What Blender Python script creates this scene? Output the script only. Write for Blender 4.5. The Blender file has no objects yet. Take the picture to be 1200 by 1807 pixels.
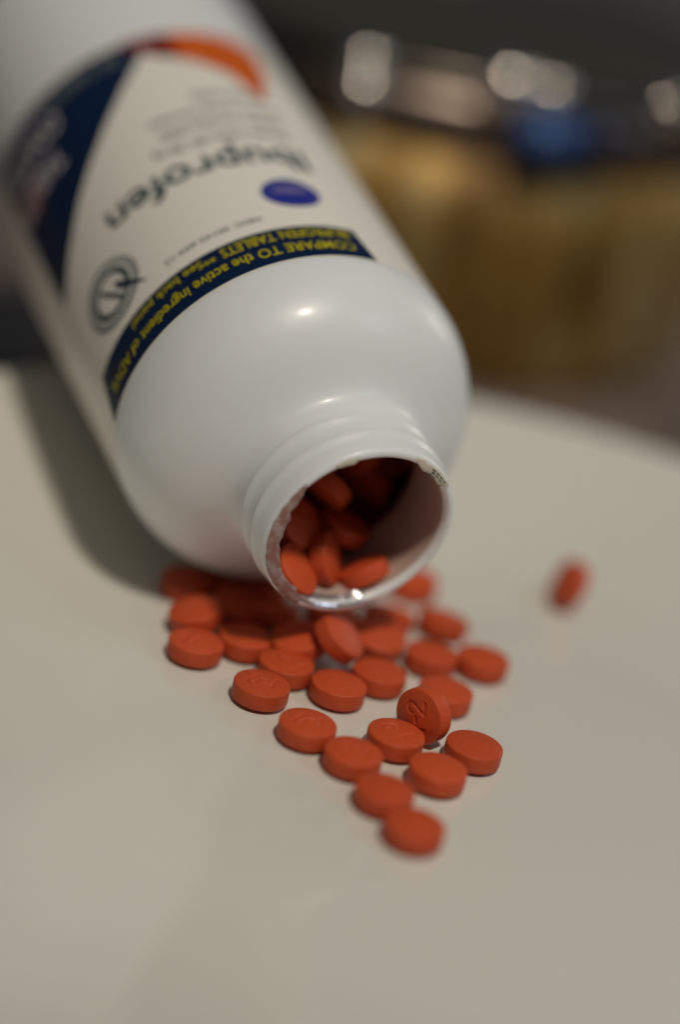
import bpy, bmesh, math, random
from mathutils import Vector, Matrix, noise
rad = math.radians
MM = 0.001
scene = bpy.context.scene
COL = scene.collection

# ------------------------------------------------------------------ camera
OX, OY = 30.0, 323.0                       # plate centre in the camera-foot frame (mm)
PITCH, ROLL, CAMH = rad(22.604), rad(12.748), 175.98
fwd = Vector((0, math.cos(PITCH), -math.sin(PITCH)))
_r0 = Vector((1, 0, 0)); _u0 = _r0.cross(fwd)
cam_r = _r0 * math.cos(ROLL) + _u0 * math.sin(ROLL)
cam_u = -_r0 * math.sin(ROLL) + _u0 * math.cos(ROLL)
CAM = Vector((-OX, -OY, CAMH))             # mm
cd = bpy.data.cameras.new('camera')
cam = bpy.data.objects.new('camera', cd); COL.objects.link(cam)
cd.sensor_fit = 'VERTICAL'; cd.sensor_height = 23.825; cd.lens = 50.0
cd.clip_start = 0.02; cd.clip_end = 50.0
m3 = Matrix((cam_r, cam_u, -fwd)).transposed()
cam.matrix_world = Matrix.Translation(CAM * MM) @ m3.to_4x4()
cd.dof.use_dof = True; cd.dof.focus_distance = 0.3695; cd.dof.aperture_fstop = 1.7
scene.camera = cam

# ------------------------------------------------------------------ world, lamps, exposure
w = bpy.data.worlds.new('World'); scene.world = w; w.use_nodes = True
bg = w.node_tree.nodes['Background']; bg.inputs['Color'].default_value = (0.72, 0.87, 1.0, 1); bg.inputs['Strength'].default_value = 0.045
def lamp(name, loc, target, size, watts, color):
    ld = bpy.data.lights.new(name, 'AREA'); ld.shape = 'DISK'; ld.size = size; ld.energy = watts; ld.color = color
    o = bpy.data.objects.new(name, ld); COL.objects.link(o); o.location = loc
    o.rotation_euler = (Vector(target) - Vector(loc)).to_track_quat('-Z', 'Y').to_euler()
    return o
lamp('ceiling_lamp', (0.20, -0.62, 1.42), (0, 0.03, 0), 0.17, 12.8, (1.0, 0.91, 0.765))
lamp('side_lamp', (1.0, 1.15, 0.50), (0, 0.05, 0), 0.35, 1.6, (1.0, 0.93, 0.83))
lamp('cool_fill_lamp', (1.20, -0.25, 1.10), (0, 0.05, 0.03), 0.6, 2.4, (0.66, 0.83, 1.0))  # cool fill light added for the bottle shoulder and tablet sides
scene.view_settings.view_transform = 'Standard'; scene.view_settings.look = 'None'
scene.view_settings.exposure = 0.0; scene.view_settings.gamma = 1.0; scene.view_settings.use_curve_mapping = False
scene.render.engine = 'CYCLES'
scene.cycles.use_denoising = True
scene.cycles.max_bounces = 10

# ------------------------------------------------------------------ helpers
def ray(px, py):
    """direction of a photograph pixel (1200 x 1807), mm frame"""
    F = 3792.24
    return fwd + cam_r * ((px - 600) / F) - cam_u * ((py - 903.5) / F)
def on_z(px, py, z):
    d = ray(px, py); t = (z - CAM.z) / d.z
    return CAM + d * t
def new_mat(name):
    m = bpy.data.materials.new(name); m.use_nodes = True
    return m, m.node_tree, m.node_tree.nodes['Principled BSDF']
def simple(name, col, rough=0.5, metal=0.0, spec=0.5, coat=0.0, sss=0.0, bump=0.0, bscale=800.0):
    m, nt, p = new_mat(name)
    p.inputs['Base Color'].default_value = (*col, 1); p.inputs['Roughness'].default_value = rough
    p.inputs['Metallic'].default_value = metal; p.inputs['Specular IOR Level'].default_value = spec
    p.inputs['Coat Weight'].default_value = coat; p.inputs['Coat Roughness'].default_value = 0.14
    if sss:
        p.inputs['Subsurface Weight'].default_value = sss
        p.inputs['Subsurface Radius'].default_value = (1.0, 0.8, 0.65); p.inputs['Subsurface Scale'].default_value = 0.0010
    if bump:
        tc = nt.nodes.new('ShaderNodeTexCoord'); n = nt.nodes.new('ShaderNodeTexNoise'); b = nt.nodes.new('ShaderNodeBump')
        n.inputs['Scale'].default_value = bscale; n.inputs['Detail'].default_value = 4
        b.inputs['Strength'].default_value = bump; b.inputs['Distance'].default_value = 0.0004
        nt.links.new(tc.outputs['Object'], n.inputs['Vector']); nt.links.new(n.outputs['Fac'], b.inputs['Height'])
        nt.links.new(b.outputs['Normal'], p.inputs['Normal'])
    return m
def mesh_obj(name, verts, faces, mat, parent=None, smooth=True, loc=None):
    me = bpy.data.meshes.new(name); me.from_pydata([tuple(Vector(v) * MM) for v in verts], [], faces); me.update()
    if smooth:
        me.polygons.foreach_set('use_smooth', [True] * len(me.polygons))
    me.materials.append(mat)
    o = bpy.data.objects.new(name, me); COL.objects.link(o)
    if parent: o.parent = parent
    if loc is not None: o.location = Vector(loc) * MM
    return o
def lathe(profile, seg, closed=True, axis='Z'):
    """profile: list of (r, z). Closed ring profile -> torus-like closed surface; poles merged by caller"""
    verts, faces = [], []
    n = len(profile)
    for (r, z) in profile:
        for k in range(seg):
            a = 2 * math.pi * k / seg
            verts.append((r * math.cos(a), r * math.sin(a), z))
    last = n if closed else n - 1
    for i in range(last):
        j = (i + 1) % n
        for k in range(seg):
            k2 = (k + 1) % seg
            faces.append((i * seg + k, i * seg + k2, j * seg + k2, j * seg + k))
    return verts, faces
def capped(verts, faces, ring_start, seg, z, flip=False):
    c = len(verts); verts.append((0, 0, z))
    for k in range(seg):
        k2 = (k + 1) % seg
        f = (ring_start + k, ring_start + k2, c)
        faces.append(f[::-1] if flip else f)
def tag(o, label, cat, group=None, kind=None):
    if label: o['label'] = label
    if cat: o['category'] = cat
    if group: o['group'] = group
    if kind: o['kind'] = kind
def fix_normals(o):
    bm = bmesh.new(); bm.from_mesh(o.data); bmesh.ops.recalc_face_normals(bm, faces=bm.faces); bm.to_mesh(o.data); bm.free()
def empty(name, loc=(0, 0, 0)):
    o = bpy.data.objects.new(name, None); COL.objects.link(o); o.location = Vector(loc) * MM; o.empty_display_size = 0.01
    return o
def smoothstep(a, b, x):
    t = max(0.0, min(1.0, (x - a) / (b - a))); return t * t * (3 - 2 * t)

# ------------------------------------------------------------------ countertop (granite)
COUNTER_Z = -6.0
mg, nt, p = new_mat('granite')
tc = nt.nodes.new('ShaderNodeTexCoord')
def noise_node(scale, detail, rough=0.6, dist=0.0):
    n = nt.nodes.new('ShaderNodeTexNoise'); n.inputs['Scale'].default_value = scale; n.inputs['Detail'].default_value = detail
    n.inputs['Roughness'].default_value = rough; n.inputs['Distortion'].default_value = dist
    nt.links.new(tc.outputs['Object'], n.inputs['Vector']); return n
def ramp(node, stops):
    r = nt.nodes.new('ShaderNodeValToRGB'); els = r.color_ramp.elements
    while len(els) > 1: els.remove(els[-1])
    els[0].position = stops[0][0]; els[0].color = (*stops[0][1], 1)
    for pos, c in stops[1:]:
        e = els.new(pos); e.color = (*c, 1)
    nt.links.new(node.outputs['Fac'], r.inputs['Fac']); return r
big = noise_node(9.0, 6, 0.62, 0.6); fine = noise_node(90.0, 6, 0.7, 0.3); speck = noise_node(420.0, 3)
r1 = ramp(big, [(0.35, (0.07, 0.05, 0.048)), (0.46, (0.20, 0.155, 0.145)), (0.56, (0.29, 0.225, 0.195)), (0.68, (0.42, 0.33, 0.28))])
r2 = ramp(fine, [(0.34, (0.15, 0.12, 0.08)), (0.46, (0.95, 0.93, 0.86)), (0.70, (1.2, 1.2, 1.1))])
r3 = ramp(speck, [(0.36, (0.25, 0.22, 0.2)), (0.45, (1, 1, 1))])
mx = nt.nodes.new('ShaderNodeMix'); mx.data_type = 'RGBA'; mx.blend_type = 'MULTIPLY'; mx.inputs['Factor'].default_value = 0.75
nt.links.new(r1.outputs['Color'], mx.inputs['A']); nt.links.new(r2.outputs['Color'], mx.inputs['B'])
mx2 = nt.nodes.new('ShaderNodeMix'); mx2.data_type = 'RGBA'; mx2.blend_type = 'MULTIPLY'; mx2.inputs['Factor'].default_value = 0.8
nt.links.new(mx.outputs['Result'], mx2.inputs['A']); nt.links.new(r3.outputs['Color'], mx2.inputs['B'])
nt.links.new(mx2.outputs['Result'], p.inputs['Base Color'])
p.inputs['Roughness'].default_value = 0.22
cv = [(-1500, -700, COUNTER_Z), (1500, -700, COUNTER_Z), (1500, 2300, COUNTER_Z), (-1500, 2300, COUNTER_Z),
      (-1500, -700, COUNTER_Z - 30), (1500, -700, COUNTER_Z - 30), (1500, 2300, COUNTER_Z - 30), (-1500, 2300, COUNTER_Z - 30)]
cf = [(0, 1, 2, 3), (7, 6, 5, 4), (0, 4, 5, 1), (1, 5, 6, 2), (2, 6, 7, 3), (3, 7, 4, 0)]
counter = mesh_obj('countertop', cv, cf, mg, smooth=False)
tag(counter, 'polished dark mottled granite countertop under the plate and pan', 'countertop', kind='structure')

# ------------------------------------------------------------------ plate
PLATE_R, PLATE_H, PLATE_FLAT = 139.0, 18.4, 58.0
def plate_z(r):
    return 0.0 if r <= PLATE_FLAT else PLATE_H * ((r - PLATE_FLAT) / (PLATE_R - PLATE_FLAT)) ** 2
def surf(x, y):
    return plate_z(math.hypot(x, y))
m_plate, nt, p = new_mat('glazed_china')
p.inputs['Base Color'].default_value = (0.74, 0.722, 0.652, 1); p.inputs['Roughness'].default_value = 0.035
p.inputs['Coat Weight'].default_value = 0.5; p.inputs['Coat Roughness'].default_value = 0.02
tcp = nt.nodes.new('ShaderNodeTexCoord'); n = nt.nodes.new('ShaderNodeTexNoise'); n.inputs['Scale'].default_value = 35; n.inputs['Detail'].default_value = 2
b = nt.nodes.new('ShaderNodeBump'); b.inputs['Strength'].default_value = 0.05; b.inputs['Distance'].default_value = 0.001
nt.links.new(tcp.outputs['Object'], n.inputs['Vector'])
n3 = nt.nodes.new('ShaderNodeTexNoise'); n3.inputs['Scale'].default_value = 22; n3.inputs['Detail'].default_value = 6; n3.inputs['Roughness'].default_value = 0.65
r3_ = nt.nodes.new('ShaderNodeMapRange'); r3_.inputs['From Min'].default_value = 0.35; r3_.inputs['From Max'].default_value = 0.7; r3_.inputs['To Min'].default_value = 0.02; r3_.inputs['To Max'].default_value = 0.10
nt.links.new(tcp.outputs['Object'], n3.inputs['Vector']); nt.links.new(n3.outputs['Fac'], r3_.inputs['Value']); nt.links.new(r3_.outputs['Result'], p.inputs['Roughness'])
nt.links.new(n.outputs['Fac'], b.inputs['Height']); nt.links.new(b.outputs['Normal'], p.inputs['Normal'])
prof = []
N = 60
for i in range(1, N + 1):
    r = PLATE_R * i / N * 0.992
    prof.append((r, plate_z(r)))
TH = 3.6
for a in (20, 60, 100, 140, 170):          # rounded lip
    t = rad(a)
    prof.append((PLATE_R * 0.992 + 1.5 * math.sin(t), plate_z(PLATE_R * 0.992) - 1.8 + 1.8 * math.cos(t)))
for i in range(14, 0, -1):
    r = 84 + (PLATE_R * 0.98 - 84) * i / 14
    prof.append((r, plate_z(r) - TH))
prof += [(83.5, COUNTER_Z + 0.4), (82.8, COUNTER_Z), (79.5, COUNTER_Z), (78.8, COUNTER_Z + 0.4), (77, -4.2), (40, -4.2), (2.3, -4.2)]
SEG = 160
v, f = lathe(prof, SEG, closed=False)
capped(v, f, 0, SEG, 0.0, True); capped(v, f, (len(prof) - 1) * SEG, SEG, -4.2)
plate = mesh_obj('dinner_plate', v, f, m_plate); fix_normals(plate)
tag(plate, 'round glossy off-white dinner plate under the bottle and spilled tablets', 'plate')

# ------------------------------------------------------------------ bottle
AZ, TILT = rad(119.7445), rad(12.589)
ax = Vector((math.cos(AZ) * math.cos(TILT), math.sin(AZ) * math.cos(TILT), math.sin(TILT)))   # mouth -> base
e1 = ax.cross(Vector((0, 0, 1))).normalized(); e2 = e1.cross(ax)                               # right, up
MOUTH = Vector((4.21 - OX, 343.44 - OY, 33.984 + 1.505 - 25 * math.sin(TILT)))
BR = 33.98
def cylp(phi, s, r):
    """point at angle phi (deg, 0 = top, + = right), distance s from the mouth, radius r"""
    t = rad(phi); r = r + max(0.0, s - 45.0) * 0.011 * (1.0 if r > 20 else 0.0)
    return MOUTH + ax * s + (e2 * math.cos(t) + e1 * math.sin(t)) * r
bottle = empty('pill_bottle')
tag(bottle, 'white plastic pill bottle lying open on the plate, tablets spilling from its mouth', 'bottle')
m_plastic = simple('white_plastic', (0.82, 0.835, 0.855), rough=0.40, sss=0.35, spec=0.5, coat=0.14, bump=0.22, bscale=45)
BL = 168.0
outer = [(16.95, -0.15), (17.35, -0.02), (17.75, 0.3), (17.93, 0.8), (17.93, 3.3), (18.05, 3.8), (18.45, 4.5), (18.6, 5.0), (18.45, 5.5), (18.05, 6.2),
         (17.95, 6.8), (17.95, 8.0), (18.05, 8.5), (18.5, 9.2), (18.65, 9.7), (18.5, 10.2), (18.1, 10.9), (18.0, 11.5), (18.05, 13.0), (18.4, 14.2), (19.1, 15.2),
         (20.4, 16.2), (22.3, 17.3), (24.6, 18.6), (27.0, 20.2), (29.2, 22.2), (31.0, 24.5), (32.4, 27.2), (33.3, 30.0), (33.8, 32.6), (33.98, 34.6), (33.98, 40), (33.98, 60), (33.98, 90),
         (33.98, 118), (33.98, 140), (33.98, BL - 9)]
for a in range(10, 91, 10):
    outer.append((33.98 - 9 + 9 * math.cos(rad(a)), BL - 9 + 9 * math.sin(rad(a))))
outer += [(18, BL), (1, BL)]
inner = [(16.75, -0.13), (16.5, 0.0), (16.25, 0.25), (16.08, 0.6), (16.0, 1.1), (16.0, 13.5), (16.8, 15.5), (18.6, 17.2), (21.5, 18.9), (25, 20.8), (28, 23.0), (30.4, 26.2), (32.0, 30), (32.8, 35), (32.8, 90), (32.8, BL - 8),
         (30, BL - 3.5), (24, BL - 1.4), (1, BL - 1.4)]
SEGB = 128
def bottle_lathe(pr):
    vs, fs = [], []
    for (r, s) in pr:
        for k in range(SEGB):
            vs.append(cylp(360.0 * k / SEGB, s, r))
    for i in range(len(pr) - 1):
        for k in range(SEGB):
            k2 = (k + 1) % SEGB
            fs.append((i * SEGB + k, i * SEGB + k2, (i + 1) * SEGB + k2, (i + 1) * SEGB + k))
    return vs, fs
pr = list(reversed(inner)) + outer
v, f = bottle_lathe(pr)
f.append(tuple(range(SEGB))); f.append(tuple(range((len(pr) - 1) * SEGB, len(pr) * SEGB)))
body = mesh_obj('body', v, f, m_plastic, bottle); fix_normals(body)
m_inner_shade = simple('shade_tinted_plastic', (0.50, 0.36, 0.30), rough=0.5, sss=0.2)    # shade inside the bottle put into a darker, browner wall colour
body.data.materials.append(m_inner_shade)
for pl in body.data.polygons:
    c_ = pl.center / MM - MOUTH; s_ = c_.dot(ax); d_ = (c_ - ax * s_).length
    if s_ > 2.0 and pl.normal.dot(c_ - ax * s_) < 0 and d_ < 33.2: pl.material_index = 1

# printed label: sheet, colour fields and lettering, all wrapped round the body
m_label = simple('label_paper', (0.87, 0.835, 0.765), rough=0.38)
m_navy = simple('navy_print', (0.004, 0.016, 0.055), rough=0.45, spec=0.2)
m_orange = simple('orange_print', (0.70, 0.12, 0.008), rough=0.35)
m_red = simple('red_print', (0.20, 0.008, 0.012), rough=0.35)
m_yellow = simple('yellow_print', (0.50, 0.43, 0.005), rough=0.4)
m_teal = simple('dark_teal_print', (0.035, 0.075, 0.09), rough=0.4)
m_grey = simple('grey_print', (0.17, 0.20, 0.20), rough=0.4)
m_blue = simple('blue_print', (0.018, 0.03, 0.30), rough=0.35)
m_lilac = simple('lilac_print', (0.16, 0.14, 0.36), rough=0.4)
m_pale = simple('pale_print', (0.60, 0.56, 0.58), rough=0.4)
MMDEG = BR * math.pi / 180
def strip(name, cols, r, mat, parent, nrow=14):
    """cols: list of (phi, s_a, s_b): a wrapped field bounded by two curves"""
    vs, fs = [], []
    for (ph, a, b_) in cols:
        for j in range(nrow + 1):
            vs.append(cylp(ph, a + (b_ - a) * j / nrow, r))
    for i in range(len(cols) - 1):
        for j in range(nrow):
            q = i * (nrow + 1) + j
            fs.append((q, q + 1, q + nrow + 2, q + nrow + 1))
    o = mesh_obj(name, vs, fs, mat, parent); fix_out(o); return o
def fix_out(o):
    me = o.data
    for pl in me.polygons:
        c = pl.center / MM - MOUTH
        if pl.normal.dot(c - ax * c.dot(ax)) < 0: pl.flip()
def interp(tbl, x):
    for (x0, y0), (x1, y1) in zip(tbl, tbl[1:]):
        if x0 <= x <= x1: return y0 + (y1 - y0) * (x - x0) / (x1 - x0)
    return tbl[0][1] if x < tbl[0][0] else tbl[-1][1]
label = strip('label', [(ph, 35.2, 119.0) for ph in range(-176, 95, 3)], BR + 0.06, m_label, bottle, 8)
# band with slanted ends
cols = []
for i in range(53):
    t = i / 52
    cols.append((-93.5 + 105 * t, 35.6, 45.6))
vs, fs = [], []
band_cols = []
for i in range(61):
    t = i / 60
    lo_phi = -96.0 + (12.0 + 96.0) * t; hi_phi = -91.0 + (10.0 + 91.0) * t
    for j in range(9):
        q = j / 8
        vs.append(cylp(lo_phi + (hi_phi - lo_phi) * q, 35.7 + 9.8 * q, BR + 0.11))
for i in range(60):
    for j in range(8):
        q = i * 9 + j; fs.append((q, q + 1, q + 10, q + 9))
band = mesh_obj('claim_band', vs, fs, m_navy, label); fix_out(band)
# navy swoosh
edge_t = [(-92.5, 69.4), (-85.6, 71.8), (-74.2, 77.4), (-61.6, 84.9), (-50.9, 91.4), (-39.6, 99.3), (-29.0, 107.5), (-18.0, 117.0)]
strip('navy_swoosh', [(-92.5 + i * 74.5 / 60, interp(edge_t, -92.5 + i * 74.5 / 60), 117.6) for i in range(61)], BR + 0.11, m_navy, label)
# orange and red swoosh
inn = [(-28, 115.8), (-20, 110.4), (-8, 106.4), (0, 102.6), (3, 100.4), (6, 95.5), (7.4, 93.0), (8.6, 91.0), (10, 94.5), (13, 98.5), (16, 103.0), (18.5, 110), (19.6, 114)]
out = [(-28, 117.9), (-14, 118.2), (12, 118.4), (15, 117.8), (18, 116.3), (19.6, 114.2)]
def sw(a, b_, n_): return [(a + (b_ - a) * i / n_, interp(inn, a + (b_ - a) * i / n_), max(interp(out, a + (b_ - a) * i / n_), interp(inn, a + (b_ - a) * i / n_) + 0.01)) for i in range(n_ + 1)]
strip('red_swoosh', sw(-28, -12, 14), BR + 0.16, m_red, label)
strip('orange_swoosh', sw(-12, 19.6, 40), BR + 0.16, m_orange, label)
def wrap_text(name, txt, phi0, s0, size, mat, parent, width=None, rot=0.0, r=BR + 0.24, align='LEFT', bold=0.0):
    cu = bpy.data.curves.new(name, 'FONT'); cu.body = txt; cu.size = size; cu.align_x = align; cu.resolution_u = 3; cu.offset = bold
    t = bpy.data.objects.new(name + '_tmp', cu); COL.objects.link(t)
    bpy.context.view_layer.update()
    me = bpy.data.meshes.new_from_object(t.evaluated_get(bpy.context.evaluated_depsgraph_get()))
    bpy.data.objects.remove(t); bpy.data.curves.remove(cu)
    bm = bmesh.new(); bm.from_mesh(me)
    long_e = [e for e in bm.edges if e.calc_length() > 1.6]
    if long_e: bmesh.ops.subdivide_edges(bm, edges=long_e, cuts=3, use_grid_fill=False)
    bmesh.ops.triangulate(bm, faces=bm.faces)
    xs = [q.co.x for q in bm.verts]; k = 1.0
    if width: k = width / (max(xs) - min(xs))
    for q in bm.verts:
        x, y = q.co.x * k, q.co.y
        ph = phi0 - x / MMDEG; s = s0 - y
        q.co = cylp(ph, s, r) * MM
    bm.to_mesh(me); bm.free(); me.materials.clear(); me.materials.append(mat); me.name = name
    o = bpy.data.objects.new(name, me); COL.objects.link(o); o.parent = parent
    return o
wrap_text('lettering', 'COMPARE TO the active ingredient of ADVIL', 6.5, 40.2, 3.6, m_yellow, band, width=56.5, bold=0.05)
wrap_text('lettering', 'IBUPROFEN TABLETS', 7.0, 44.4, 3.7, m_yellow, band, width=24.5, bold=0.05)
wrap_text('lettering', '**See back panel', -36.5, 44.3, 2.9, m_yellow, band, width=19.5, bold=0.03)
wrap_text('lettering', 'NDC 30142-604-12', -18.0, 49.9, 1.9, m_grey, label, width=19.0)
wrap_text('lettering', 'Ibuprofen', 10.2, 72.4, 10.2, m_teal, label, width=41.0, bold=0.16)
for txt, ph, s, wd in (('Ibuprofen Tablets USP, 200 mg', 8.5, 78.6, 27.0), ('Pain Reliever / Fever Reducer (NSAID)', 9.0, 83.6, 24.5), ('See new warnings information', 10.0, 88.2, 26.0), ('Coated Tablets', 7.5, 93.8, 14.5)):
    wrap_text('lettering', txt, ph, s, 3.4, m_grey, label, width=wd, bold=0.02)
wrap_text('lettering', '750 TABLETS', -30.5, 115.5, 5.5, m_grey, label, width=17, bold=0.15)
wrap_text('lettering', 'COATED', -58, 111.0, 8.5, m_pale, label, width=19, bold=0.25)
wrap_text('lettering', 'TABLETS', -63, 101.0, 8.5, m_pale, label, width=17, bold=0.25)
def ring_print(name, phc, sc, r0, r1, mat, parent, n_=48, a0=0, a1=360, r=BR + 0.15, squash=1.0):
    vs, fs = [], []
    for i in range(n_ + 1):
        t = rad(a0 + (a1 - a0) * i / n_)
        for q in range(4):
            rr = r0 + (r1 - r0) * q / 3
            vs.append(cylp(phc - rr * math.cos(t) / MMDEG, sc - rr * math.sin(t) * squash, r))
    for i in range(n_):
        for q in range(3):
            k = i * 4 + q; fs.append((k, k + 1, k + 5, k + 4))
    o = mesh_obj(name, vs, fs, mat, parent); fix_out(o); return o
oval = ring_print('blue_oval', -4.0, 56.7, 0.02, 5.7, m_blue, label, squash=0.82)
ring_print('oval_outline', -4.0, 56.7, 4.75, 4.92, m_lilac, oval, r=BR + 0.2, squash=0.80)
ring_print('oval_emblem', -4.0, 57.5, 0.05, 3.7, m_lilac, oval, r=BR + 0.2, squash=0.34)
seal = ring_print('quality_seal', -71.0, 55.4, 4.1, 5.4, m_teal, label)
for k in range(44):
    ring_print('seal_tick', -71.0, 55.4, 6.0, 7.6, m_grey, seal, n_=1, a0=k * 360 / 44, a1=k * 360 / 44 + 5.6)
strip('seal_stroke', [(-71.0 + 3.5 - i * 0.7, 55.4 - 4.4 + i * 0.62, 55.4 - 2.8 + i * 0.62) for i in range(11)], BR + 0.19, m_teal, seal, 3)
strip('seal_tail', [(-58.0 - i * 0.9, 49.6 + i * 0.42, 50.0 + i * 0.62) for i in range(12)], BR + 0.19, m_navy, seal, 3)
ring_print('red_dot', -82.0, 98.0, 0.05, 4.4, m_red, label, r=BR + 0.16)

# torn foil seal left on the lip
m_foil, nt, p = new_mat('torn_foil')
p.inputs['Metallic'].default_value = 0.25; p.inputs['Roughness'].default_value = 0.42
tcn = nt.nodes.new('ShaderNodeTexCoord'); nn = nt.nodes.new('ShaderNodeTexNoise'); nn.inputs['Scale'].default_value = 500; nn.inputs['Detail'].default_value = 3
cr = nt.nodes.new('ShaderNodeValToRGB'); cr.color_ramp.elements[0].position = 0.42; cr.color_ramp.elements[0].color = (0.36, 0.19, 0.17, 1)
cr.color_ramp.elements[1].position = 0.6; cr.color_ramp.elements[1].color = (0.46, 0.38, 0.37, 1)
bb = nt.nodes.new('ShaderNodeBump'); bb.inputs['Strength'].default_value = 0.5; bb.inputs['Distance'].default_value = 0.0003
nt.links.new(tcn.outputs['Object'], nn.inputs['Vector']); nt.links.new(nn.outputs['Fac'], cr.inputs['Fac']); nt.links.new(cr.outputs['Color'], p.inputs['Base Color'])
nt.links.new(nn.outputs['Fac'], bb.inputs['Height']); nt.links.new(bb.outputs['Normal'], p.inputs['Normal'])
m_paper = simple('torn_paper', (0.66, 0.59, 0.48), rough=0.6, bump=0.4)
rng = random.Random(5)
def remnant(a0, a1, mat, wmin, wmax, lift=0.08):
    n_ = max(10, int((a1 - a0) / 1.6)); vs, fs = [], []; off = rng.random() * 50
    for i in range(n_ + 1):
        t = i / n_; ph = a0 + (a1 - a0) * t
        env = min(1.0, 5 * t, 5 * (1 - t)) ** 0.6
        wd = (wmin + (wmax - wmin) * (0.5 + 0.9 * noise.noise((ph * 0.09, off, 0)) )) * env + 0.05
        ro = 17.5 + 0.25 * noise.noise((ph * 0.2, off, 7))
        for j in range(4):
            q = j / 3; rr = ro - wd * q
            up = -0.24 - lift - 0.12 * q * q * (1 + noise.noise((ph * 0.08, off, 11)))
            vs.append(cylp(ph, up, rr))
    k0 = len(vs)
    vs += [q + ax * 0.07 for q in vs]
    for i in range(n_):
        for j in range(3):
            q = i * 4 + j; fs.append((q, q + 1, q + 5, q + 4)); fs.append((k0 + q + 4, k0 + q + 5, k0 + q + 1, k0 + q))
    for i in range(n_):
        fs.append((i * 4 + 3, k0 + i * 4 + 3, k0 + i * 4 + 7, i * 4 + 7)); fs.append((i * 4 + 4, k0 + i * 4 + 4, k0 + i * 4, i * 4))
    fs.append((0, k0, k0 + 1, 1)); fs.append((1, k0 + 1, k0 + 2, 2)); fs.append((2, k0 + 2, k0 + 3, 3))
    q = n_ * 4
    for j in range(3): fs.append((q + j + 1, k0 + q + j + 1, k0 + q + j, q + j))
    o = mesh_obj('seal_remnant', vs, fs, mat, bottle); return o
remnant(-172, -52, m_foil, 1.9, 2.8)['label'] = 'torn pink silver foil left along the bottle lip'
remnant(-33, -19, m_paper, 0.7, 1.2)['label'] = 'small beige scrap of seal on the bottle lip'
rp = remnant(18, 52, m_paper, 1.4, 1.8); rp['label'] = 'beige scrap of printed seal on the bottle lip'
for k in range(4):                                                     # printed marks on the scrap
    vs, fs = [], []
    for i in range(3):
        for (dphi, rr) in ((0, 17.2 - i * 0.5), (3.2, 17.2 - i * 0.5), (3.2, 16.95 - i * 0.5), (0, 16.95 - i * 0.5)):
            vs.append(cylp(33 + k * 4.2 + dphi + (i % 2), -0.42, rr))
        fs.append((i * 4, i * 4 + 1, i * 4 + 2, i * 4 + 3))
    mesh_obj('printed_mark', vs, fs, m_teal if k < 1 else m_grey, rp, smooth=False)

# a folded strip of shiny film over the lowest part of the lip
m_film = simple('silver_film', (0.80, 0.74, 0.76), rough=0.16, metal=0.8, bump=0.25, bscale=600)
vs, fs = [], []
NF = 36
for i in range(NF + 1):
    t = i / NF; ph = 158 + 48 * t
    e_w = min(1.0, 6 * t, 6 * (1 - t)) ** 0.5; nq = 0.35 * noise.noise((ph * 0.12, 2.0, 0))
    for (rr, ss) in ((17.45, -0.42), (17.0, -0.48), (16.6, -0.22), (16.25, 0.35), (15.85, 1.1 + nq), (15.6, (1.9 + nq) * e_w + 1.1 * (1 - e_w))):
        vs.append(cylp(ph, ss, rr + 0.06 * noise.noise((ph * 0.25, ss, 5))))
for i in range(NF):
    for j in range(5):
        q = i * 6 + j; fs.append((q, q + 1, q + 7, q + 6))
k0 = len(vs); vs += [q - (e2 * 0.0) + ax * 0.08 for q in vs]; fs += [tuple(k0 + q for q in reversed(fc)) for fc in list(fs)]
mesh_obj('seal_remnant', vs, fs, m_film, bottle)['label'] = 'folded shiny silver film on the bottom of the bottle lip'

# ------------------------------------------------------------------ tablets
TD, TBAND, TDOME = 10.0, 3.1, 0.72
TR = TD / 2; THK = TBAND + 2 * TDOME
m_tab, nt, p = new_mat('tablet_coating')
tct = nt.nodes.new('ShaderNodeTexCoord'); nz = nt.nodes.new('ShaderNodeTexNoise'); nz.inputs['Scale'].default_value = 900; nz.inputs['Detail'].default_value = 4
oi = nt.nodes.new('ShaderNodeObjectInfo'); hs = nt.nodes.new('ShaderNodeHueSaturation'); mr = nt.nodes.new('ShaderNodeMapRange')
mr.inputs['To Min'].default_value = 0.93; mr.inputs['To Max'].default_value = 1.06
nt.links.new(oi.outputs['Random'], mr.inputs['Value']); nt.links.new(mr.outputs['Result'], hs.inputs['Value'])
crt = nt.nodes.new('ShaderNodeValToRGB'); crt.color_ramp.elements[0].position = 0.3; crt.color_ramp.elements[0].color = (0.55, 0.072, 0.019, 1)
crt.color_ramp.elements[1].position = 0.7; crt.color_ramp.elements[1].color = (0.61, 0.086, 0.024, 1)
nt.links.new(tct.outputs['Object'], nz.inputs['Vector']); nt.links.new(nz.outputs['Fac'], crt.inputs['Fac'])
nsp = nt.nodes.new('ShaderNodeTexNoise'); nsp.inputs['Scale'].default_value = 2600; nsp.inputs['Detail'].default_value = 2
nt.links.new(tct.outputs['Object'], nsp.inputs['Vector'])
rsp = nt.nodes.new('ShaderNodeMapRange'); rsp.inputs['From Min'].default_value = 0.66; rsp.inputs['From Max'].default_value = 0.74; rsp.inputs['To Max'].default_value = 0.55
nt.links.new(nsp.outputs['Fac'], rsp.inputs['Value'])
mxs = nt.nodes.new('ShaderNodeMix'); mxs.data_type = 'RGBA'; mxs.inputs['B'].default_value = (0.62, 0.24, 0.12, 1)
nt.links.new(rsp.outputs['Result'], mxs.inputs['Factor']); nt.links.new(crt.outputs['Color'], mxs.inputs['A'])
nt.links.new(mxs.outputs['Result'], hs.inputs['Color']); nt.links.new(hs.outputs['Color'], p.inputs['Base Color'])
bt = nt.nodes.new('ShaderNodeBump'); bt.inputs['Strength'].default_value = 0.12; bt.inputs['Distance'].default_value = 0.0002
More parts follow.
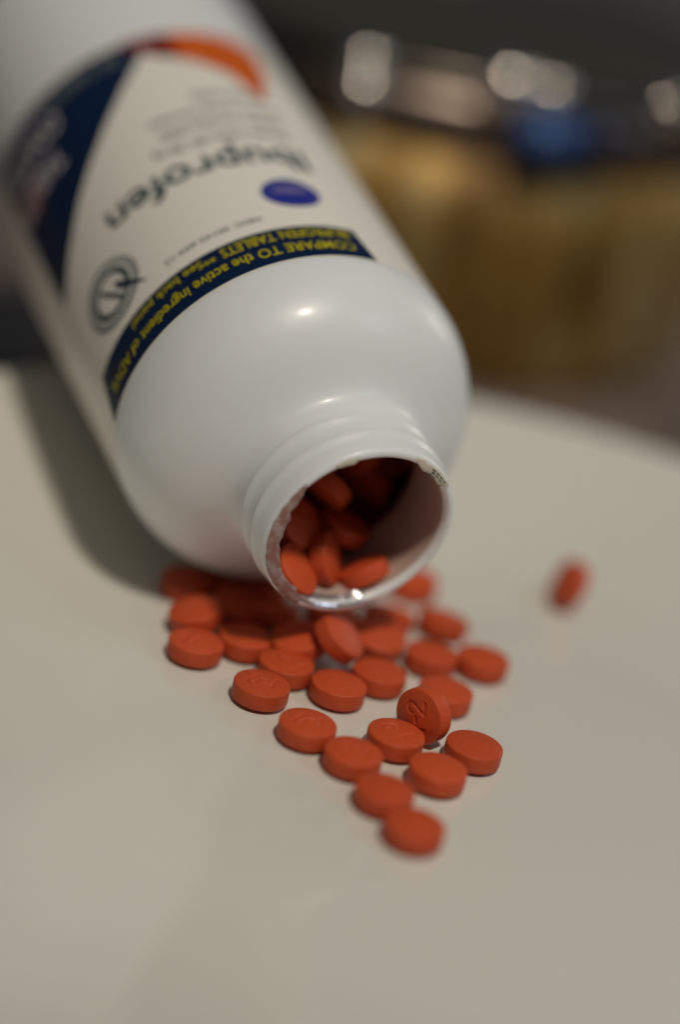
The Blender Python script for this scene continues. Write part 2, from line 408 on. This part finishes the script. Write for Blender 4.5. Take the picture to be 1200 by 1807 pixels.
nt.links.new(nz.outputs['Fac'], bt.inputs['Height']); nt.links.new(bt.outputs['Normal'], p.inputs['Normal'])
p.inputs['Roughness'].default_value = 0.5; p.inputs['Specular IOR Level'].default_value = 0.32

def seg_d(px, py, a, b_):
    vx, vy = b_[0] - a[0], b_[1] - a[1]; L = vx * vx + vy * vy
    t = max(0, min(1, ((px - a[0]) * vx + (py - a[1]) * vy) / L)) if L else 0
    return math.hypot(px - a[0] - vx * t, py - a[1] - vy * t)
two = [(0.75, 0.75), (0.85, 1.25), (1.25, 1.6), (1.75, 1.65), (2.2, 1.35), (2.3, 0.9), (2.1, 0.4), (1.6, -0.3), (1.1, -0.9), (0.7, -1.5), (2.5, -1.5)]
two = [(x * 1.12, y * 1.12) for x, y in two]
strokes = [(a, b_) for a, b_ in zip(two, two[1:])] + [((-0.75, 0.05), (0.1, 0.05)), ((-2.0, 1.6), (-2.0, -1.6))]
def dome(r):
    Rf = 4.72
    t = min(1.0, r / Rf)
    return TBAND / 2 + TDOME * (1 - t * t)
def tablet_mesh(imprint):
    nr, ns = (46, 120) if imprint else (14, 64)
    vs, fs = [(0, 0, dome(0))], []
    Rf = 4.72
    prof_r = [Rf * (i / nr) for i in range(1, nr + 1)]
    for r in prof_r:
        for k in range(ns):
            a = 2 * math.pi * k / ns; x, y = r * math.cos(a), r * math.sin(a); z = dome(r)
            if imprint and r < 3.4:
                d = min(seg_d(x, y, *s) for s in strokes)
                z -= 0.22 * (1 - smoothstep(0.10, 0.42, d))
            vs.append((x, y, z))
    ring = lambda i: 1 + i * ns
    rest = [(4.85, TBAND / 2 - 0.05), (4.95, TBAND / 2 - 0.15), (5.0, TBAND / 2 - 0.32), (5.0, 0), (5.0, -TBAND / 2 + 0.32), (4.95, -TBAND / 2 + 0.15), (4.85, -TBAND / 2 + 0.05)]
    rest += [(Rf * (1 - i / 10), -dome(Rf * (1 - i / 10))) for i in range(0, 10)]
    for (r, z) in rest:
        for k in range(ns):
            a = 2 * math.pi * k / ns; vs.append((r * math.cos(a), r * math.sin(a), z))
    tot = nr + len(rest)
    for k in range(ns):
        fs.append((0, ring(0) + k, ring(0) + (k + 1) % ns))
    for i in range(tot - 1):
        for k in range(ns):
            k2 = (k + 1) % ns
            fs.append((ring(i) + k, ring(i + 1) + k, ring(i + 1) + k2, ring(i) + k2))
    c = len(vs); vs.append((0, 0, -dome(0)))
    for k in range(ns):
        fs.append((c, ring(tot - 1) + (k + 1) % ns, ring(tot - 1) + k))
    me = bpy.data.meshes.new('tablet'); me.from_pydata([tuple(Vector(q) * MM) for q in vs], [], fs); me.update()
    me.polygons.foreach_set('use_smooth', [True] * len(me.polygons)); me.materials.append(m_tab)
    return me
me_imp = tablet_mesh(True); me_plain = tablet_mesh(False)
PILE = 'tablets spilled on the plate'; INSIDE = 'tablets still inside the bottle'
def half_drop(nz_):
    """height of a tilted tablet's centre above what it stands on"""
    nz_ = abs(nz_); st = math.sqrt(max(0, 1 - nz_ * nz_))
    return max(TR * st + (TBAND / 2 - 0.15) * nz_, THK / 2 * nz_)
def place(center, normal, spin, label, group, imprint=True):
    n_ = Vector(normal).normalized()
    # local frame: 'right' of the imprint follows the camera's right, then spun
    rx = (cam_r - n_ * cam_r.dot(n_)).normalized(); ry = n_.cross(rx)
    a = rad(spin); x = rx * math.cos(a) + ry * math.sin(a); y = n_.cross(x)
    o = bpy.data.objects.new('tablet', me_imp if imprint else me_plain); COL.objects.link(o)
    M = Matrix((x, y, n_)).transposed().to_4x4(); M.translation = Vector(center) * MM
    o.matrix_world = M
    tag(o, label, 'tablet', group)
    return o
def view_n(a, b_, c, px, py):
    """normal from components: right in the picture, up in the picture, towards the viewer"""
    d = -ray(px, py).normalized(); r_ = (cam_r - d * cam_r.dot(d)).normalized(); u_ = d.cross(r_)
    return (r_ * a + u_ * b_ + d * c).normalized()
def spilled(px, py, label, normal=None, spin=0, imprint=True, lift=0.0):
    n_ = Vector(normal) if normal is not None else Vector((0, 0, 1))
    z = half_drop(n_.z) + lift
    for _ in range(4):
        P = on_z(px, py, z); z = surf(P.x, P.y) + half_drop(n_.z) + lift
    P = on_z(px, py, z)
    return place(P, n_, spin, label, PILE, imprint)
def tiltn(deg, dirdeg):
    t = rad(deg); d = rad(dirdeg)
    return Vector((math.sin(t) * math.cos(d), math.sin(t) * math.sin(d), math.cos(t)))
FLAT = [
 (730, 1467, 'flat tablet at the very tip of the spilled trail', 20, False),
 (677, 1405, 'flat tablet second from the tip of the spilled trail', 70, False),
 (771, 1367, 'flat tablet between the trail tip and the tablet leaning with its embossed 2', 40, False),
 (622, 1339, 'flat tablet third along the left side of the trail from its tip', 160, True),
 (835, 1327, 'flat blank tablet on the right side of the trail beside the leaning one', 0, False),
 (697, 1306, 'flat tablet on which the embossed 2 tablet leans', 130, True),
 (541, 1288, 'flat tablet fourth along the left side of the trail from its tip', 175, True),
 (460, 1218, 'flat tablet with embossed 2 facing up, at the left edge of the trail', 165, True),
 (596, 1218, 'flat blank tablet in the middle of the trail', 0, False),
 (668, 1196, 'flat blank tablet in the middle of the trail, under the tilted pair at the mouth', 90, False),
 (504, 1180, 'flat tablet just behind the one with embossed 2 facing up', 10, True),
 (431, 1134, 'flat tablet touching the leftmost flat tablet of the spill', 0, False),
 (344, 1143, 'leftmost flat tablet at the front left corner of the spill', 200, True),
 (785, 1229, 'flat tablet right behind the leaning embossed tablet', 60, True),
 (760, 1163, 'flat tablet right of the trail, beside the outermost flat one', 0, False),
 (851, 1171, 'flat tablet farthest out on the right flank of the spill', 30, False),
]
for px, py, lb, sp, im in FLAT:
    spilled(px, py, lb, spin=sp, imprint=im)
spilled(782, 1101, 'slightly tipped tablet on the right beside the bottle mouth', tiltn(10, 60), 0, False)
spilled(728, 1033, 'tablet peeking out under the right side of the bottle lip', tiltn(10, 200), 0, False)
spilled(668, 1129, 'tilted tablet under the lip, right of the one standing at the mouth', tiltn(14, -70), 0, False, lift=1.6)
spilled(598, 1125, 'tablet standing on edge right below the bottle mouth', view_n(0.74, 0.53, 0.42, 598, 1125), 0, False, lift=3.2)
spilled(527, 1133, 'tilted tablet left of the one standing at the mouth', tiltn(16, 215), 0, False, lift=1.4)
spilled(346, 1086, 'tilted tablet behind the leftmost flat one', tiltn(20, 200), 0, False, lift=0.6)
spilled(330, 1031, 'tablet at the back left end of the spill, half in the bottle shadow', tiltn(6, 250), 0, False)
spilled(398, 1026, 'shaded tablet under the bottle shoulder, rearmost of the dark ones', tiltn(8, 20), 0, False)
spilled(418, 1072, 'shaded tablet under the bottle shoulder, middle of the dark ones', tiltn(12, 300), 0, False)
spilled(480, 1082, 'shaded tablet directly under the left of the bottle lip', tiltn(15, 120), 0, False)
spilled(685, 1090, 'shaded tablet under the lowest part of the bottle lip', tiltn(12, 80), 0, False)
spilled(462, 1040, 'shaded tablet farthest back under the left of the bottle lip', tiltn(6, 40), 0, False)
spilled(585, 1088, 'shaded tablet lying flat behind the one standing at the mouth', tiltn(4, 100), 0, False)
spilled(748, 1262, 'tablet leaning on edge with embossed 2 facing out', view_n(-0.62, -0.22, 0.75, 748, 1262), 90, True)
spilled(1005, 1031, 'lone tablet standing on edge far apart from the others', view_n(-0.80, 0.40, 0.46, 1005, 1031), 0, False)

# inside the bottle: pixel + distance s behind the mouth plane
def at_s(px, py, s):
    d = ray(px, py); o_ = MOUTH + ax * s
    t = (o_ - CAM).dot(ax) / d.dot(ax)
    return CAM + d * t
IN = [
 (518, 1008, 4.5, (0.72, 0.36, 0.45), 'bright tablet at the left of the bottle mouth, showing its face'),
 (574, 986, 8.0, (0.75, 0.05, 0.25), 'tablet standing upright inside the bottle mouth, seen on edge'),
 (640, 1010, 6.0, (-0.35, 0.88, 0.20), 'tablet lying across the bottom of the bottle mouth, seen on edge'),
 (606, 930, 15.0, (0.45, 0.72, 0.30), 'dim tablet deeper in the bottle, above those in its mouth'),
 (522, 925, 13.0, (0.7, 0.3, 0.6), 'dim tablet inside the bottle, against the left wall of the neck'),
]
inside_c = []
for px, py, s, nn_, lb in IN:
    P = at_s(px, py, s); inside_c.append(P)
    place(P, view_n(*nn_, px, py), 0, lb, INSIDE, False)
rng = random.Random(11)
placed = 0; tries = 0
while placed < 78 and tries < 60000:
    tries += 1
    s = 13.5 + 22 * rng.random() ** 1.2
    rmax = 10.5 if s < 18 else (15.5 if s < 22 else (22 if s < 27 else 26.5))
    x = rng.uniform(-rmax, rmax); y = rng.uniform(-rmax, rmax)
    if math.hypot(x, y) > rmax: continue
    # heap surface: filled to the left and low, open to the right and top
    if y > 14 - 0.35 * x + 1.0 * (s - 14): continue
    if s < 26 and (x > 3 or y > -3 + (s - 18) * 0.8): continue
    P = MOUTH + ax * s + e1 * x + e2 * y
    if any((P - q).length < 6.9 for q in inside_c): continue
    inside_c.append(P); placed += 1
    nv = Vector((rng.gauss(0, 1), rng.gauss(0, 1), rng.gauss(0, 1)))
    place(P, nv, 0, 'dark tablet in the heap deep inside the bottle', INSIDE, False)

# ------------------------------------------------------------------ background things on the counter
def lathe_thing(name, profile, seg, mat, loc, parent=None, cap_top=True, cap_bot=True):
    v_, f_ = lathe(profile, seg, closed=False)
    if cap_bot: f_.append(tuple(range(seg))[::-1])
    if cap_top: f_.append(tuple(range((len(profile) - 1) * seg, len(profile) * seg)))
    o = mesh_obj(name, v_, f_, mat, parent, loc=loc); fix_normals(o); return o
m_brass, nt, p = new_mat('warm_polished_metal')
p.inputs['Metallic'].default_value = 0.5; p.inputs['Roughness'].default_value = 0.48
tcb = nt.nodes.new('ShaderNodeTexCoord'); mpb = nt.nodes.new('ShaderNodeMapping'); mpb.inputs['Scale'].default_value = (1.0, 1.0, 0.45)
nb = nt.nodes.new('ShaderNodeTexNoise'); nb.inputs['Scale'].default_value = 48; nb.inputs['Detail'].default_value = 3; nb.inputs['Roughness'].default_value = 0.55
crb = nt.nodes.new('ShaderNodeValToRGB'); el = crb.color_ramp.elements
el[0].position = 0.38; el[0].color = (0.13, 0.066, 0.014, 1); el[1].position = 0.62; el[1].color = (0.44, 0.34, 0.17, 1)  # mottled tones painted in for streaky reflections on the wall
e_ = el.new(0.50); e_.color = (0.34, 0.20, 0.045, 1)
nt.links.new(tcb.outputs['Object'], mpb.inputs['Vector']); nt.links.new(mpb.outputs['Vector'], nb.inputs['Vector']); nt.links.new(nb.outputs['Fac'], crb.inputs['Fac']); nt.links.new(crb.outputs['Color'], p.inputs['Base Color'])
m_steel = simple('polished_steel', (0.22, 0.17, 0.14), rough=0.34, metal=1.0)
m_black = simple('dark_glass', (0.045, 0.041, 0.030), rough=0.4, spec=0.35)
m_gasket = simple('black_rubber', (0.012, 0.010, 0.008), rough=0.6)
m_chrome = simple('chrome', (0.80, 0.72, 0.65), rough=0.05, metal=1.0)
m_dark_steel = simple('dark_steel', (0.12, 0.10, 0.085), rough=0.3, metal=1.0)
PR = 95.0
front = CAM + ray(735, 245) * 530.0
GZ = front.z - COUNTER_Z                       # height of the gasket line above the counter
hd = Vector((front.x - CAM.x, front.y - CAM.y, 0)).normalized()
pc = front + hd * PR
pot = empty('covered_pan', (pc.x, pc.y, COUNTER_Z))
tag(pot, 'round covered pan with golden metal wall and dark lid, behind the plate', 'pan')
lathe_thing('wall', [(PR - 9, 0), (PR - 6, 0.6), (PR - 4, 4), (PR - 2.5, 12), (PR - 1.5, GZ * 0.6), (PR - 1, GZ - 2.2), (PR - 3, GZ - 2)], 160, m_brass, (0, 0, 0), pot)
lathe_thing('gasket', [(PR - 4, GZ - 2.1), (PR - 1.2, GZ - 2.1), (PR - 1.2, GZ + 1.4), (PR - 4, GZ + 1.4)], 128, m_gasket, (0, 0, 0), pot)
lid = lathe_thing('lid', [(PR - 5, GZ + 1.5), (PR, GZ + 1.5), (PR + 0.8, GZ + 2.4), (PR + 0.6, GZ + 12), (PR - 2, GZ + 13), (PR - 8, GZ + 13.5)], 160, m_steel, (0, 0, 0), pot)
rim = []
for k in range(16):
    t = 2 * math.pi * k / 16
    rim.append((PR - 2.5 + 3.6 * math.cos(t), GZ + 15.2 + 3.6 * math.sin(t)))
v_, f_ = lathe(rim, 200, closed=True)
ro_ = mesh_obj('rim', v_, f_, m_dark_steel, lid); fix_normals(ro_)
def add_glint(px, py, rr=7.0):
    """added chrome rivet where the sight line of the photograph meets the lid's skirt"""
    d = ray(px, py); o2 = CAM - pc
    a_ = d.x ** 2 + d.y ** 2; b_ = 2 * (o2.x * d.x + o2.y * d.y); c_ = o2.x ** 2 + o2.y ** 2 - (PR - 1) ** 2
    D = b_ * b_ - 4 * a_ * c_
    if D <= 0: return
    P = CAM + d * ((-b_ - math.sqrt(D)) / (2 * a_))
    z = min(P.z - COUNTER_Z, GZ + 17)
    bm_ = bmesh.new(); bmesh.ops.create_uvsphere(bm_, u_segments=32, v_segments=20, radius=rr * MM)
    me_ = bpy.data.meshes.new('glint_ball'); bm_.to_mesh(me_); bm_.free(); me_.materials.append(m_chrome)
    me_.polygons.foreach_set('use_smooth', [True] * len(me_.polygons))
    o_ = bpy.data.objects.new('glint_ball', me_); COL.objects.link(o_); o_.parent = lid
    o_.location = Vector((P.x - pc.x, P.y - pc.y, z)) * MM
add_glint(645, 112, 6.0); add_glint(638, 158, 6.5); add_glint(897, 130, 7.5); add_glint(972, 142, 5.5); add_glint(1192, 150, 5.0)  # chrome balls added only to give the lid its bokeh glints
lathe_thing('glass_top', [(PR - 5, GZ + 14), (PR - 5, GZ + 16.5), (PR - 20, GZ + 18.5), (50, GZ + 21), (20, GZ + 22), (2, GZ + 22.2)], 128, m_black, (0, 0, 0), lid)
def reflection_block(px, wdt, hgt, mat, name):
    """rounded block standing for a reflection on the lid's skirt at the bearing of pixel column px"""
    d = ray(px, 200); a0 = math.atan2(d.y, d.x)
    # bearing round the pan at which the skirt meets that sight line
    best = min((rad(a_) for a_ in range(180, 361)), key=lambda a_: abs((pc.x + PR * math.cos(a_) - CAM.x) * math.sin(a0) - (pc.y + PR * math.sin(a_) - CAM.y) * math.cos(a0)))
    bm_ = bmesh.new(); bmesh.ops.create_cube(bm_, size=1.0)
    for q_ in bm_.verts: q_.co = Vector((q_.co.x * 9, q_.co.y * wdt, q_.co.z * hgt)) * MM
    bmesh.ops.bevel(bm_, geom=bm_.edges[:], offset=0.002, segments=3, affect='EDGES')
    me_ = bpy.data.meshes.new(name); bm_.to_mesh(me_); bm_.free(); me_.materials.append(mat)
    me_.polygons.foreach_set('use_smooth', [True] * len(me_.polygons))
    o_ = bpy.data.objects.new(name, me_); COL.objects.link(o_); o_.parent = lid
    o_.location = Vector(((PR + 2.5) * math.cos(best), (PR + 2.5) * math.sin(best), GZ + 7)) * MM; o_.rotation_euler = (0, 0, best)
m_blue_refl = simple('reflection_blue', (0.035, 0.10, 0.28), rough=0.3)
m_navy_refl = simple('reflection_navy', (0.006, 0.009, 0.04), rough=0.35)
reflection_block(965, 16, 12, m_blue_refl, 'blue_reflection'); reflection_block(1052, 11, 13, m_navy_refl, 'navy_reflection')  # added blocks that stand for blue reflections in the lid's skirt
